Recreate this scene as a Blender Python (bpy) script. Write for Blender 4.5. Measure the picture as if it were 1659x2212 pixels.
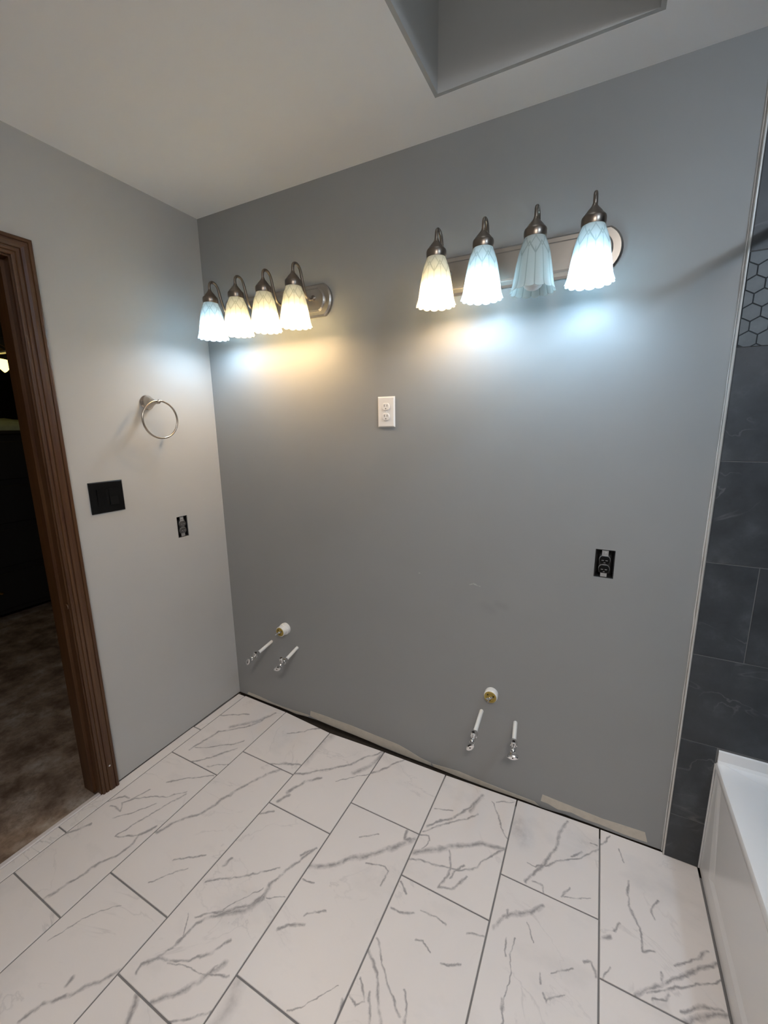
import bpy, bmesh, math, random
from mathutils import Vector, Matrix
PI = math.pi
for o in list(bpy.data.objects):
    bpy.data.objects.remove(o)
SC = bpy.context.scene
COL = SC.collection
random.seed(7)

# ------------------------------------------------------------------ camera
cam_d = bpy.data.cameras.new('camera')
cam = bpy.data.objects.new('camera', cam_d)
COL.objects.link(cam)
cam_d.sensor_fit = 'HORIZONTAL'
cam_d.sensor_width = 36.0
cam_d.lens = 892.184 * 36.0 / 1659.0
cam_d.shift_x = -14.30 / 1659.0
cam_d.shift_y = -11.57 / 1659.0
cam_d.clip_start = 0.02
cr = Vector((0.892958, 0.450000, -0.011200))
cu = Vector((-0.076974, 0.177162, 0.981167))
cf = Vector((-0.443509, 0.875279, -0.192837))
cam.matrix_world = Matrix(((cr.x, cu.x, -cf.x, 1.79255), (cr.y, cu.y, -cf.y, -1.54141),
                           (cr.z, cu.z, -cf.z, 1.53468), (0, 0, 0, 1)))
SC.camera = cam

# ------------------------------------------------------------------ world, exposure, lamp strengths
SC.view_settings.view_transform = 'Standard'
SC.view_settings.look = 'None'
SC.view_settings.exposure = 0.78
SC.view_settings.gamma = 1.0
SC.view_settings.use_curve_mapping = False
world = bpy.data.worlds.new('dusk_sky')
SC.world = world
world.use_nodes = True
world.node_tree.nodes['Background'].inputs[0].default_value = (0.36, 0.37, 0.385, 1)   # last dusk light, seen only through the skylight
world.node_tree.nodes['Background'].inputs[1].default_value = 2.0
WARM = (1.0, 0.67, 0.34)
COOL = (0.50, 0.75, 1.0)
P_WARM = 76.0
P_COOL = 106.0
NEUTRAL = (1.0, 0.93, 0.87)
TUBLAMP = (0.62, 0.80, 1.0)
P_FILL = 88.0      # unseen fill lamp added on the ceiling behind the camera
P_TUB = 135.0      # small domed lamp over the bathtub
H = 2.504            # ceiling height
XT = 2.106           # edge of the tiled part of the back wall
XR = 2.97            # right wall
YB = -2.6            # wall behind the camera
VEINS={(-1,1):[(52,-821,55,-784,4.7),(4,-1066,29,-1030,7.4),(29,-1030,61,-957,7.6)],
(0,0):[(120,-434,135,-356,5.5),(135,-356,144,-292,5.7),(144,-292,250,-209,5.8),(250,-209,286,-135,5.9),(286,-135,313,-46,6.1),(135,-412,225,-362,4.4),(225,-362,317,-274,4.4),(193,-480,262,-405,5.3),(262,-405,325,-320,5.4),(282,-466,374,-402,4.2),(61,-194,190,-123,4.9),(180,-235,276,-140,13.0),(276,-140,297,-88,13.2)],
(0,1):[(249,-1090,268,-1030,5.3),(268,-1030,288,-986,5.5),(288,-986,301,-935,5.6),(301,-935,324,-893,5.7),(324,-893,339,-838,5.8),(339,-838,329,-809,6.0),(329,-809,349,-759,6.1),(244,-854,330,-810,3.4),(244,-854,260,-780,3.5),(260,-780,300,-674,3.7),(300,-674,325,-611,3.8),(55,-784,100,-731,4.7),(100,-731,121,-731,4.8),(94,-791,151,-777,3.7),(151,-777,118,-754,3.7),(118,-754,148,-718,3.8),(148,-718,258,-654,3.8),(258,-654,316,-604,3.8),(154,-809,213,-751,3.6),(213,-751,252,-693,3.7),(134,-735,163,-668,3.8),(57,-955,104,-870,5.2),(194,-609,284,-530,4.0),(284,-530,355,-484,4.0)],
(1,0):[(479,-143,620,-21,4.6),(489,-345,665,-266,5.2)],
(1,1):[(372,-774,393,-724,7.0),(393,-724,448,-660,7.2),(448,-660,483,-594,7.3),(483,-594,498,-504,7.6),(498,-504,536,-430,7.8),(536,-430,578,-351,8.1),(578,-351,602,-327,8.2),(517,-901,598,-811,3.1),(530,-815,617,-752,4.1)],
(1,2):[(543,-1271,556,-1224,5.4),(556,-1224,602,-1171,5.6),(602,-1171,644,-1123,5.7),(644,-1123,666,-1093,5.8),(564,-1158,564,-1172,5.7),(402,-1142,431,-1065,2.1),(431,-1065,504,-986,2.2)],
(2,0):[(622,-349,729,-291,5.6),(729,-291,815,-215,5.7),(815,-215,871,-165,5.8),(871,-165,925,-91,5.8),(925,-91,976,-23,6.0),(913,-201,961,-121,12.4),(961,-121,982,-33,12.8),(672,-245,671,-159,25.8),(671,-159,686,-59,26.8),(713,-418,742,-333,7.2),(742,-333,802,-282,7.4),(702,-462,726,-422,7.9),(864,-273,974,-176,2.8)],
(2,1):[(720,-1075,718,-1057,4.5),(718,-1057,744,-1014,4.6),(744,-1014,760,-948,4.8),(760,-948,766,-911,4.9),(766,-911,810,-859,5.0),(810,-859,884,-798,5.1),(884,-798,898,-760,5.2),(898,-760,902,-718,5.3),(902,-718,924,-654,5.5),(924,-654,946,-594,5.6),(946,-594,963,-546,5.8),(810,-859,880,-819,10.1),(880,-819,902,-764,10.3),(906,-768,900,-725,7.5),(755,-945,725,-908,2.1),(752,-900,819,-843,3.6),(816,-841,885,-746,2.2),(916,-760,972,-729,2.2),(740,-1024,820,-987,4.6),(820,-987,872,-941,4.6),(872,-941,897,-891,4.7),(820,-1089,860,-1048,8.0),(860,-1048,890,-1010,8.1),(890,-1010,915,-964,8.3),(915,-964,930,-942,8.5),(897,-983,961,-956,3.8),(777,-1013,851,-992,2.6),(851,-992,906,-983,2.6),(906,-983,915,-950,2.6),(692,-814,768,-756,3.9),(768,-756,891,-666,3.9),(890,-1098,976,-1029,3.6),(636,-563,714,-501,4.6),(703,-748,710,-711,5.7),(933,-596,950,-566,4.6),(950,-566,965,-547,4.6)],
(2,2):[(802,-1142,761,-1101,7.3)],
(3,0):[(974,-176,1018,-121,5.7),(1018,-121,1088,-35,5.8)],
(3,1):[(979,-619,1060,-562,9.7),(1060,-562,1124,-505,9.8),(1124,-505,1199,-436,9.9),(1199,-436,1251,-388,10.1),(1251,-388,1282,-357,10.2),(1240,-338,1248,-374,7.2),(1248,-374,1282,-357,7.1),(1153,-516,1222,-492,3.7),(1222,-492,1246,-504,3.7),(1246,-504,1239,-553,3.6),(1084,-439,1149,-399,3.2),(1012,-809,1036,-787,5.2),(1036,-787,1073,-763,5.2),(1063,-741,1120,-701,3.3),(984,-660,1025,-652,2.9),(1161,-934,1220,-877,2.3),(1220,-877,1250,-833,2.3),(1282,-854,1289,-900,5.6)],
(3,2):[(1014,-1037,1008,-992,21.6),(1008,-992,994,-944,22.5)],
(4,0):[(1297,-285,1372,-223,4.9),(1372,-223,1402,-174,5.0),(1402,-174,1448,-96,5.1),(1298,-207,1368,-186,3.4),(1293,-312,1469,-149,4.1),(1288,-403,1368,-353,10.0),(1368,-353,1448,-302,10.0),(1448,-302,1506,-262,10.1),(1506,-262,1584,-250,10.1),(1286,-331,1320,-323,3.2),(1320,-323,1331,-341,3.2),(1331,-341,1314,-379,3.1),(1286,-433,1400,-404,4.5),(1400,-404,1468,-388,4.4),(1468,-388,1516,-350,4.4),(1516,-350,1564,-278,4.5),(1564,-278,1585,-253,4.6),(1412,-338,1443,-400,4.5),(1443,-400,1412,-474,4.3),(1412,-474,1458,-457,4.2),(1458,-457,1491,-397,4.3),(1474,-364,1442,-427,3.7),(1510,-75,1558,-157,3.3),(1558,-157,1593,-196,3.2),(1524,-68,1582,-30,3.5),(1432,-150,1461,-61,10.3)],
(4,1):[(1301,-595,1334,-595,4.7),(1334,-595,1367,-582,4.7),(1384,-565,1434,-563,3.3),(1434,-563,1478,-568,3.3),(1549,-556,1591,-543,3.2),(1294,-692,1320,-717,3.8),(1320,-717,1371,-769,3.6),(1371,-769,1436,-810,3.4),(1289,-727,1338,-772,4.9),(1338,-772,1364,-810,4.6),(1364,-810,1398,-846,4.5),(1288,-835,1319,-848,2.8),(1319,-848,1335,-828,2.8),(1335,-828,1297,-793,2.9),(1425,-763,1441,-787,3.4),(1441,-787,1451,-819,3.3),(1409,-638,1425,-633,3.2),(1425,-633,1454,-653,3.1),(1494,-661,1546,-638,3.0),(1335,-808,1370,-859,3.4),(1290,-515,1326,-535,4.2)],
(5,0):[(1790,-27,1768,-88,6.6),(1768,-88,1755,-164,6.3),(1755,-164,1725,-230,6.1),(1725,-230,1696,-292,6.0),(1696,-292,1677,-328,5.8),(1672,-256,1698,-264,3.0),(1698,-264,1725,-233,3.0),(1726,-237,1789,-198,3.8),(1789,-198,1841,-158,3.8),(1841,-158,1900,-93,3.8),(1811,-166,1840,-137,4.6),(1699,-317,1729,-315,3.6),(1729,-315,1737,-330,3.6),(1793,-320,1813,-280,3.5),(1798,-318,1880,-284,2.1),(1863,-88,1888,-84,3.1),(1609,-116,1653,-176,35.8)],
(5,1):[(1614,-503,1636,-462,6.6),(1636,-462,1681,-426,6.7),(1681,-426,1742,-375,6.8),(1635,-440,1643,-464,4.7),(1653,-517,1664,-557,3.2),(1698,-442,1725,-497,2.6),(1673,-507,1680,-599,2.5),(1680,-599,1674,-670,2.3),(1674,-670,1673,-709,2.2),(1671,-655,1673,-678,4.6),(1751,-559,1757,-583,2.4),(1764,-603,1775,-612,2.9),(1775,-612,1823,-576,2.9),(1867,-470,1884,-460,3.7),(1884,-460,1896,-494,3.6),(1782,-544,1837,-503,2.4)],
(6,0):[(1888,-84,1937,-21,3.2),(1963,-62,1976,-106,3.1),(1988,-168,1984,-256,4.2),(1984,-256,2018,-311,4.0),(2018,-311,2017,-367,3.8),(2017,-367,2043,-354,3.8),(2073,-194,2049,-235,3.4),(2049,-235,2059,-264,3.4),(1942,-356,1958,-324,4.6),(1917,-486,1931,-457,3.6),(1912,-384,1930,-380,7.1),(1988,-491,2021,-460,5.2),(2021,-460,2072,-422,5.3),(2072,-422,2116,-383,5.3),(2116,-383,2166,-336,5.4),(2166,-336,2206,-307,5.5),(2101,-366,2188,-287,4.3),(2020,-469,2089,-427,3.5),(2089,-427,2140,-393,3.5),(2140,-393,2207,-347,3.5),(2037,-478,2072,-464,4.0),(2072,-464,2082,-447,4.0),(2063,-431,2061,-406,3.6),(2109,-491,2132,-466,7.7),(2132,-466,2168,-444,7.8),(2168,-444,2206,-425,7.8),(2104,-470,2141,-438,5.1),(2141,-438,2192,-421,5.1)]}
# ------------------------------------------------------------------ materials
def srgb(r, g, b):
    f = lambda c: (c / 12.92) if c <= 0.04045 else ((c + 0.055) / 1.055) ** 2.4
    return (f(r / 255.0), f(g / 255.0), f(b / 255.0), 1.0)

class NT:
    """small node-tree writer"""
    def __init__(s, name):
        s.m = bpy.data.materials.new(name)
        s.m.use_nodes = True
        s.t = s.m.node_tree
        s.b = s.t.nodes['Principled BSDF']
        s.out = s.t.nodes['Material Output']
    def n(s, kind, **kw):
        nd = s.t.nodes.new(kind)
        for k, v in kw.items():
            setattr(nd, k, v)
        return nd
    def link(s, a, b):
        s.t.links.new(a, b)
    def put(s, sock, v):
        if hasattr(v, 'links') or isinstance(v, bpy.types.NodeSocket):
            s.link(v, sock)
        else:
            sock.default_value = v
    def math(s, op, a, b=0.0, c=0.0, clamp=False):
        nd = s.n('ShaderNodeMath', operation=op, use_clamp=clamp)
        s.put(nd.inputs[0], a); s.put(nd.inputs[1], b)
        if op in ('SMOOTH_MIN', 'SMOOTH_MAX', 'MULTIPLY_ADD', 'COMPARE'):
            s.put(nd.inputs[2], c)
        return nd.outputs[0]
    def vmath(s, op, a, b=(0, 0, 0), scale=None):
        nd = s.n('ShaderNodeVectorMath', operation=op)
        s.put(nd.inputs[0], a)
        if op != 'LENGTH':
            if op == 'SCALE':
                s.put(nd.inputs['Scale'], scale)
            else:
                s.put(nd.inputs[1], b)
        return nd.outputs['Value'] if op in ('LENGTH', 'DOT_PRODUCT', 'DISTANCE') else nd.outputs[0]
    def coord(s, which='Object'):
        return s.n('ShaderNodeTexCoord').outputs[which]
    def mapping(s, vec, scale=(1, 1, 1), loc=(0, 0, 0)):
        nd = s.n('ShaderNodeMapping')
        s.link(vec, nd.inputs[0])
        nd.inputs['Location'].default_value = loc
        nd.inputs['Scale'].default_value = scale
        return nd.outputs[0]
    def noise(s, vec, scale, detail=4.0, rough=0.55, out=0, dist=0.0):
        nd = s.n('ShaderNodeTexNoise')
        s.link(vec, nd.inputs['Vector'])
        nd.inputs['Scale'].default_value = scale
        nd.inputs['Detail'].default_value = detail
        nd.inputs['Roughness'].default_value = rough
        nd.inputs['Distortion'].default_value = dist
        return nd.outputs[out]
    def ramp(s, fac, stops):
        nd = s.n('ShaderNodeValToRGB')
        s.put(nd.inputs[0], fac)
        el = nd.color_ramp.elements
        while len(el) < len(stops):
            el.new(0.5)
        for e, (p, c) in zip(el, stops):
            e.position = p
            e.color = c if hasattr(c, '__len__') else (c, c, c, 1)
        return nd.outputs[0]
    def mix(s, fac, a, b, blend='MIX'):
        nd = s.n('ShaderNodeMix', data_type='RGBA', blend_type=blend)
        s.put(nd.inputs[0], fac); s.put(nd.inputs[6], a); s.put(nd.inputs[7], b)
        return nd.outputs[2]
    def bump(s, height, strength=0.2, dist=0.002):
        nd = s.n('ShaderNodeBump')
        nd.inputs['Strength'].default_value = strength
        nd.inputs['Distance'].default_value = dist
        s.link(height, nd.inputs['Height'])
        s.link(nd.outputs[0], s.b.inputs['Normal'])
    def set(s, **kw):
        names = dict(color='Base Color', rough='Roughness', metal='Metallic', spec='Specular IOR Level',
                     coat='Coat Weight', emit='Emission Color', estr='Emission Strength')
        for k, v in kw.items():
            s.put(s.b.inputs[names[k]], v)
        return s

def simple(name, col, rough=0.5, metal=0.0, spec=0.5, var=0.06, scale=30.0, bump=0.0, coat=0.0):
    """plain colour with a little procedural mottling"""
    t = NT(name)
    c = t.coord()
    nz = t.noise(c, scale, 3.0)
    dark = tuple(x * (1 - var) for x in col[:3]) + (1,)
    lite = tuple(min(1, x * (1 + var)) for x in col[:3]) + (1,)
    t.set(color=t.mix(nz, dark, lite), rough=rough, metal=metal, spec=spec, coat=coat)
    if bump:
        t.bump(nz, bump, 0.001)
    return t.m

def seg_group():
    g = bpy.data.node_groups.new('segment_mark', 'ShaderNodeTree')
    itf = g.interface
    itf.new_socket('P', in_out='INPUT', socket_type='NodeSocketVector')
    itf.new_socket('A', in_out='INPUT', socket_type='NodeSocketVector')
    itf.new_socket('D', in_out='INPUT', socket_type='NodeSocketVector')
    itf.new_socket('E', in_out='INPUT', socket_type='NodeSocketVector')
    itf.new_socket('W', in_out='INPUT', socket_type='NodeSocketFloat')
    itf.new_socket('K', in_out='INPUT', socket_type='NodeSocketFloat')
    itf.new_socket('V', in_out='OUTPUT', socket_type='NodeSocketFloat')
    gi = g.nodes.new('NodeGroupInput'); go = g.nodes.new('NodeGroupOutput')
    def vm(op, a, b=None):
        n = g.nodes.new('ShaderNodeVectorMath'); n.operation = op
        g.links.new(a, n.inputs[0])
        if b is not None:
            g.links.new(b, n.inputs['Scale'] if op == 'SCALE' else n.inputs[1])
        return n
    pa = vm('SUBTRACT', gi.outputs['P'], gi.outputs['A']).outputs[0]
    h = vm('DOT_PRODUCT', pa, gi.outputs['E']).outputs['Value']
    cl = g.nodes.new('ShaderNodeClamp'); g.links.new(h, cl.inputs[0])
    q = vm('SCALE', gi.outputs['D'], cl.outputs[0]).outputs[0]
    d = vm('DISTANCE', pa, q).outputs['Value']
    dv = g.nodes.new('ShaderNodeMath'); dv.operation = 'DIVIDE'
    g.links.new(d, dv.inputs[0]); g.links.new(gi.outputs['W'], dv.inputs[1])
    om = g.nodes.new('ShaderNodeMath'); om.operation = 'SUBTRACT'; om.use_clamp = True
    om.inputs[0].default_value = 1.0
    g.links.new(dv.outputs[0], om.inputs[1])
    km = g.nodes.new('ShaderNodeMath'); km.operation = 'MULTIPLY'
    g.links.new(om.outputs[0], km.inputs[0]); g.links.new(gi.outputs['K'], km.inputs[1])
    g.links.new(km.outputs[0], go.inputs['V'])
    return g
SEG = seg_group()

def seg_mask(t, vec, segs):
    """largest mark over a list of (A, B, width) segments, all in metres"""
    acc = None
    for a, b, w in segs:
        a = Vector(a); b = Vector(b); d = b - a
        n = t.n('ShaderNodeGroup'); n.node_tree = SEG
        t.link(vec, n.inputs['P'])
        n.inputs['A'].default_value = a
        n.inputs['D'].default_value = d
        n.inputs['E'].default_value = d / max(d.length_squared, 1e-9)
        n.inputs['W'].default_value = w
        n.inputs['K'].default_value = 1.0 if w < .010 else max(0.38, 1.0 - (w - .010) * 45)
        v = n.outputs[0]
        acc = v if acc is None else t.math('MAXIMUM', acc, v)
    return acc

def paint_mat(name, col, marks=None):
    t = NT(name)
    c = t.coord()
    big = t.noise(c, 3.0, 3.0)
    colr = t.mix(big, tuple(x * 0.96 for x in col[:3]) + (1,), tuple(x * 1.04 for x in col[:3]) + (1,))
    if marks:
        for segs, mc, k in marks:
            wv = t.vmath('ADD', c, t.vmath('SCALE', t.noise(c, 60.0, 2.0, out=1), scale=0.006))
            mk = t.math('MULTIPLY', seg_mask(t, wv, segs), k)
            colr = t.mix(mk, colr, mc)
    t.set(color=colr, rough=0.5, spec=0.35)
    t.bump(t.noise(c, 260.0, 3.0), 0.10, 0.001)
    return t.m

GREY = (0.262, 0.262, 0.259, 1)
GREY_LIT = (0.42, 0.415, 0.402, 1)  # wall grey lightened, stands in for the stronger light on the left wall
M = {}
M['wall'] = paint_mat('grey_wall_paint_lit', GREY_LIT)
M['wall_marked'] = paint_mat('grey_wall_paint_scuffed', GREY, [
    ([((1.366, 0, .907), (1.384, 0, .9125), .004), ((1.384, 0, .9125), (1.408, 0, .906), .005),
      ((1.146, 0, .920), (1.150, 0, .921), .005)], (0.62, 0.6, 0.57, 1), 0.8),
    ([((1.43, 0, .826), (1.46, 0, .815), .028), ((1.48, 0, .843), (1.51, 0, .836), .022)], (0.10, 0.10, 0.10, 1), 0.38)])
M['ceiling'] = simple('white_ceiling_paint', (0.88, 0.865, 0.855, 1), 0.75, var=0.02, scale=4, spec=0.25)
M['board'] = simple('bare_drywall_edge', (0.50, 0.455, 0.39, 1), 0.9, var=0.15, scale=40, spec=0.1)
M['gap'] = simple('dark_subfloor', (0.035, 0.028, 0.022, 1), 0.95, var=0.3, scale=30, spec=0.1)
M['grout'] = simple('grey_grout', (0.20, 0.19, 0.185, 1), 0.9, var=0.1, scale=60, spec=0.1)
M['white_plastic'] = simple('white_plastic', (0.72, 0.69, 0.66, 1), 0.35, var=0.02)
M['slot'] = simple('dark_slot', (0.03, 0.02, 0.015, 1), 0.8, var=0.1)
M['black_plastic'] = simple('black_plastic', (0.003, 0.003, 0.003, 1), 0.42, var=0.1, spec=0.18)
M['black_box'] = simple('dark_box_plastic', (0.010, 0.010, 0.010, 1), 0.6, var=0.2)
M['strap'] = simple('galvanised_strap', (0.45, 0.45, 0.45, 1), 0.45, 0.7, var=0.25, scale=90)
M['spattered'] = simple('paint_spattered_black_plastic', (0.055, 0.053, 0.050, 1), 0.6, var=0.95, scale=160)
M['pvc'] = simple('white_pvc', (0.78, 0.76, 0.73, 1), 0.4, var=0.03)
M['pex'] = simple('white_tubing', (0.80, 0.79, 0.76, 1), 0.4, var=0.03)
M['plug'] = simple('ochre_plug_rubber', (0.33, 0.23, 0.045, 1), 0.45, var=0.15, scale=60)
M['chrome'] = simple('chrome', (0.78, 0.78, 0.78, 1), 0.12, 1.0, var=0.03)
M['tub'] = simple('white_acrylic', (0.86, 0.85, 0.845, 1), 0.22, var=0.01, scale=3)
M['caulk'] = simple('white_caulk', (0.60, 0.60, 0.60, 1), 0.5, var=0.04)
M['alum'] = simple('pale_edge_trim', (0.62, 0.60, 0.56, 1), 0.35, 0.4, var=0.08, scale=20)
M['threshold'] = simple('pale_threshold', (0.62, 0.57, 0.55, 1), 0.4, var=0.03)
M['gold'] = simple('polished_brass', (0.75, 0.52, 0.18, 1), 0.2, 1.0, var=0.05)
M['blade'] = simple('white_fan_blade', (0.65, 0.63, 0.62, 1), 0.4, var=0.03)
M['dark_wood'] = simple('dark_furniture', (0.008, 0.007, 0.006, 1), 0.6, var=0.2)
M['green_cloth'] = simple('dark_green_cloth', (0.20, 0.24, 0.20, 1), 0.9, var=0.15)
M['bed_wall'] = simple('dim_bedroom_paint', (0.25, 0.25, 0.25, 1), 0.8, var=0.03)

def metal_mat():
    t = NT('brushed_bronze_nickel')
    c = t.coord()
    cl = t.noise(c, 12.0, 2.0)
    t.set(color=t.mix(cl, (0.21, 0.175, 0.145, 1), (0.26, 0.22, 0.185, 1)), metal=1.0, rough=0.30)
    return t.m
M['bronze'] = metal_mat()
M['nickel'] = simple('satin_nickel', (0.50, 0.44, 0.38, 1), 0.26, 1.0, var=0.05)
M['plate'] = simple('satin_plate_metal', (0.46, 0.43, 0.395, 1), 0.33, 1.0, var=0.14, scale=14)

def wood_mat(name, axis, tone=1.0):
    t = NT(name)
    c = t.coord()
    sc = [60, 60, 60]; sc[axis] = 2.2
    g = t.noise(t.mapping(c, sc), 1.6, 6.0, 0.6, dist=0.4)
    p = t.noise(t.mapping(c, [x * 5 for x in sc]), 1.0, 2.0)
    a = t.ramp(g, [(0.30, (0.052 * tone, 0.0164 * tone, 0.0070 * tone, 1)), (0.52, (0.080 * tone, 0.034 * tone, 0.0109 * tone, 1)),
                   (0.72, (0.115 * tone, 0.051 * tone, 0.0164 * tone, 1))])
    t.set(color=t.mix(t.math('MULTIPLY', p, 0.5), a, (0.045 * tone, 0.018 * tone, 0.0062 * tone, 1)), rough=0.38, spec=0.5)
    t.bump(g, 0.12, 0.001)
    return t.m
M['wood_v'] = wood_mat('stained_wood_upright', 2)
M['wood_h'] = wood_mat('stained_wood_lying', 1)

def slate_mat():
    t = NT('charcoal_slate')
    c = t.coord('Object')
    inf = t.n('ShaderNodeObjectInfo').outputs['Random']
    off = t.n('ShaderNodeCombineXYZ')
    t.link(t.math('MULTIPLY', inf, 9.0), off.inputs[0]); t.link(t.math('MULTIPLY', inf, 5.0), off.inputs[2])
    v = t.vmath('ADD', c, off.outputs[0])
    a = t.noise(v, 9.0, 7.0, 0.62)
    b = t.noise(v, 3.2, 4.0, 0.5, dist=1.6)
    col = t.ramp(a, [(0.28, (0.020, 0.023, 0.027, 1)), (0.55, (0.040, 0.045, 0.051, 1)), (0.78, (0.080, 0.087, 0.094, 1))])
    vein = t.ramp(t.math('ABSOLUTE', t.math('SUBTRACT', b, 0.5)), [(0.0, 1.0), (0.014, 0.0)])
    vein = t.math('MULTIPLY', vein, t.ramp(t.noise(v, 5.0, 2.0), [(0.5, 0.0), (0.68, 0.55)]))
    col = t.mix(vein, col, (0.22, 0.22, 0.22, 1))
    col = t.mix(t.math('MULTIPLY', inf, 0.35), col, (0.050, 0.050, 0.051, 1))
    t.set(color=col, rough=0.5, spec=0.45)
    t.bump(a, 0.35, 0.002)
    return t.m
M['slate'] = slate_mat()

def hex_mat():
    t = NT('grey_slate_hexagon')
    c = t.coord()
    inf = t.n('ShaderNodeObjectInfo').outputs['Random']
    a = t.noise(c, 22.0, 5.0, 0.6)
    col = t.ramp(a, [(0.3, (0.060, 0.070, 0.076, 1)), (0.75, (0.105, 0.118, 0.126, 1))])
    col = t.mix(inf, col, (0.085, 0.09, 0.09, 1), 'MIX') if False else t.mix(t.math('MULTIPLY', inf, 0.5), col, (0.075, 0.084, 0.090, 1))
    t.set(color=col, rough=0.5)
    t.bump(a, 0.25, 0.002)
    return t.m
M['hex'] = hex_mat()
M['slate_grout'] = simple('dark_grout', (0.024, 0.027, 0.030, 1), 0.9, var=0.1)
M['slate_joint'] = simple('pale_wall_grout', (0.17, 0.17, 0.168, 1), 0.9, var=0.15)

def carpet_mat():
    t = NT('worn_beige_subfloor')
    c = t.coord()
    a = t.noise(c, 7.0, 6.0, 0.6); b = t.noise(c, 26.0, 5.0, 0.7)
    col = t.ramp(a, [(0.32, (0.10, 0.065, 0.045, 1)), (0.52, (0.26, 0.19, 0.14, 1)), (0.72, (0.42, 0.36, 0.30, 1))])
    col = t.mix(t.ramp(b, [(0.45, 0.0), (0.7, 0.6)]), col, (0.09, 0.055, 0.035, 1))
    t.set(color=col, rough=0.95, spec=0.1)
    t.bump(b, 0.5, 0.004)
    return t.m
M['carpet'] = carpet_mat()

def marble_mat(name, segs, seed):
    t = NT(name)
    c = t.coord()
    rnd = random.Random(seed)
    off = (rnd.uniform(-20, 20), rnd.uniform(-20, 20), rnd.uniform(-5, 5))
    v = t.mapping(c, (1, 1, 1), off)
    warp = t.vmath('SUBTRACT', t.noise(v, 11.0, 2.0, out=1), (0.5, 0.5, 0.5))
    warp2 = t.vmath('SUBTRACT', t.noise(v, 55.0, 3.0, out=1), (0.5, 0.5, 0.5))
    p = t.vmath('ADD', c, t.vmath('SCALE', warp, scale=0.034))
    p = t.vmath('ADD', p, t.vmath('SCALE', warp2, scale=0.012))
    p = t.vmath('MULTIPLY', p, (1, 1, 0))
    base = t.mix(t.noise(v, 2.6, 3.0), (0.69, 0.638, 0.608, 1), (0.77, 0.715, 0.682, 1))
    # soft grey clouds and hairlines that every porcelain tile of this print has
    cl = t.ramp(t.noise(t.mapping(v, (1.0, 1.7, 1)), 3.4, 5.0, 0.6), [(0.56, 0.0), (0.74, 0.30)])
    base = t.mix(cl, base, (0.46, 0.44, 0.43, 1))
    h = t.noise(t.mapping(v, (1.5, 2.2, 1)), 1.5, 6.0, 0.55, dist=0.9)
    hair = t.ramp(t.math('ABSOLUTE', t.math('SUBTRACT', h, 0.5)), [(0.0, 0.55 if not segs else 0.22), (0.009, 0.0)])
    hair = t.math('MULTIPLY', hair, t.ramp(t.noise(v, 4.0, 2.0), [(0.45, 0.0), (0.6, 1.0)]))
    base = t.mix(hair, base, (0.27, 0.25, 0.25, 1))
    if segs:
        mk = seg_mask(t, p, segs)
        amp = t.ramp(t.noise(v, 30.0, 4.0, 0.65), [(0.30, 0.25), (0.64, 1.25)])
        mk = t.math('MULTIPLY', mk, amp)
        halo = t.ramp(mk, [(0.0, 0.0), (0.42, 0.38), (0.85, 0.80)])
        base = t.mix(halo, base, (0.235, 0.215, 0.215, 1))
    t.set(color=base, rough=0.36, spec=0.40)
    return t.m

def shade_mat():
    t = NT('frosted_pressed_glass')
    c = t.coord()
    sp = t.n('ShaderNodeSeparateXYZ'); t.link(c, sp.inputs[0])
    x, y, z = sp.outputs
    th = t.math('ARCTAN2', y, x)
    u = t.math('FRACT', t.math('ADD', t.math('MULTIPLY', th, 14 / (2 * PI)), 20.0))
    f = t.math('MULTIPLY', t.math('ABSOLUTE', t.math('SUBTRACT', u, 0.5)), 2.0)
    groove = t.ramp(f, [(0.84, 0.0), (0.95, 1.0)])
    low = t.ramp(z, [(0.100, 1.0), (0.108, 0.0)])
    groove = t.math('MULTIPLY', groove, low)
    u7 = t.math('FRACT', t.math('ADD', t.math('MULTIPLY', th, 7 / (2 * PI)), 20.0))
    f7 = t.math('MULTIPLY', t.math('ABSOLUTE', t.math('SUBTRACT', u7, 0.5)), 2.0)
    vee = t.math('ABSOLUTE', t.math('SUBTRACT', f7, t.math('DIVIDE', t.math('SUBTRACT', z, 0.088), 0.034)))
    vee = t.ramp(vee, [(0.05, 1.0), (0.14, 0.0)])
    vee2 = t.math('ABSOLUTE', t.math('SUBTRACT', t.math('SUBTRACT', 1.0, f7), t.math('DIVIDE', t.math('SUBTRACT', z, 0.108), 0.030)))
    vee2 = t.ramp(vee2, [(0.05, 0.8), (0.14, 0.0)])
    pat = t.math('MAXIMUM', groove, t.math('MAXIMUM', vee, vee2))
    colr = t.mix(t.math('MULTIPLY', pat, 0.62), (0.93, 0.97, 0.955, 1), (0.45, 0.52, 0.50, 1))
    tr = t.n('ShaderNodeBsdfTranslucent'); t.link(t.mix(1.0, colr, (0.88, 0.88, 0.88, 1), 'MULTIPLY'), tr.inputs[0])
    df = t.n('ShaderNodeBsdfDiffuse'); t.link(colr, df.inputs[0])
    tp = t.n('ShaderNodeBsdfTransparent'); t.link(colr, tp.inputs[0])
    gl = t.n('ShaderNodeBsdfGlossy'); gl.inputs['Roughness'].default_value = 0.25
    def mx(fac, a, b):
        n = t.n('ShaderNodeMixShader'); t.put(n.inputs[0], fac)
        t.link(a, n.inputs[1]); t.link(b, n.inputs[2]); return n.outputs[0]
    s = mx(0.30, tr.outputs[0], df.outputs[0])
    s = mx(0.27, s, tp.outputs[0])
    lw = t.n('ShaderNodeLayerWeight'); lw.inputs[0].default_value = 0.3
    s = mx(t.math('MULTIPLY', lw.outputs['Fresnel'], 0.5), s, gl.outputs[0])
    t.t.nodes.remove(t.b)
    t.link(s, t.out.inputs[0])
    return t.m
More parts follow.
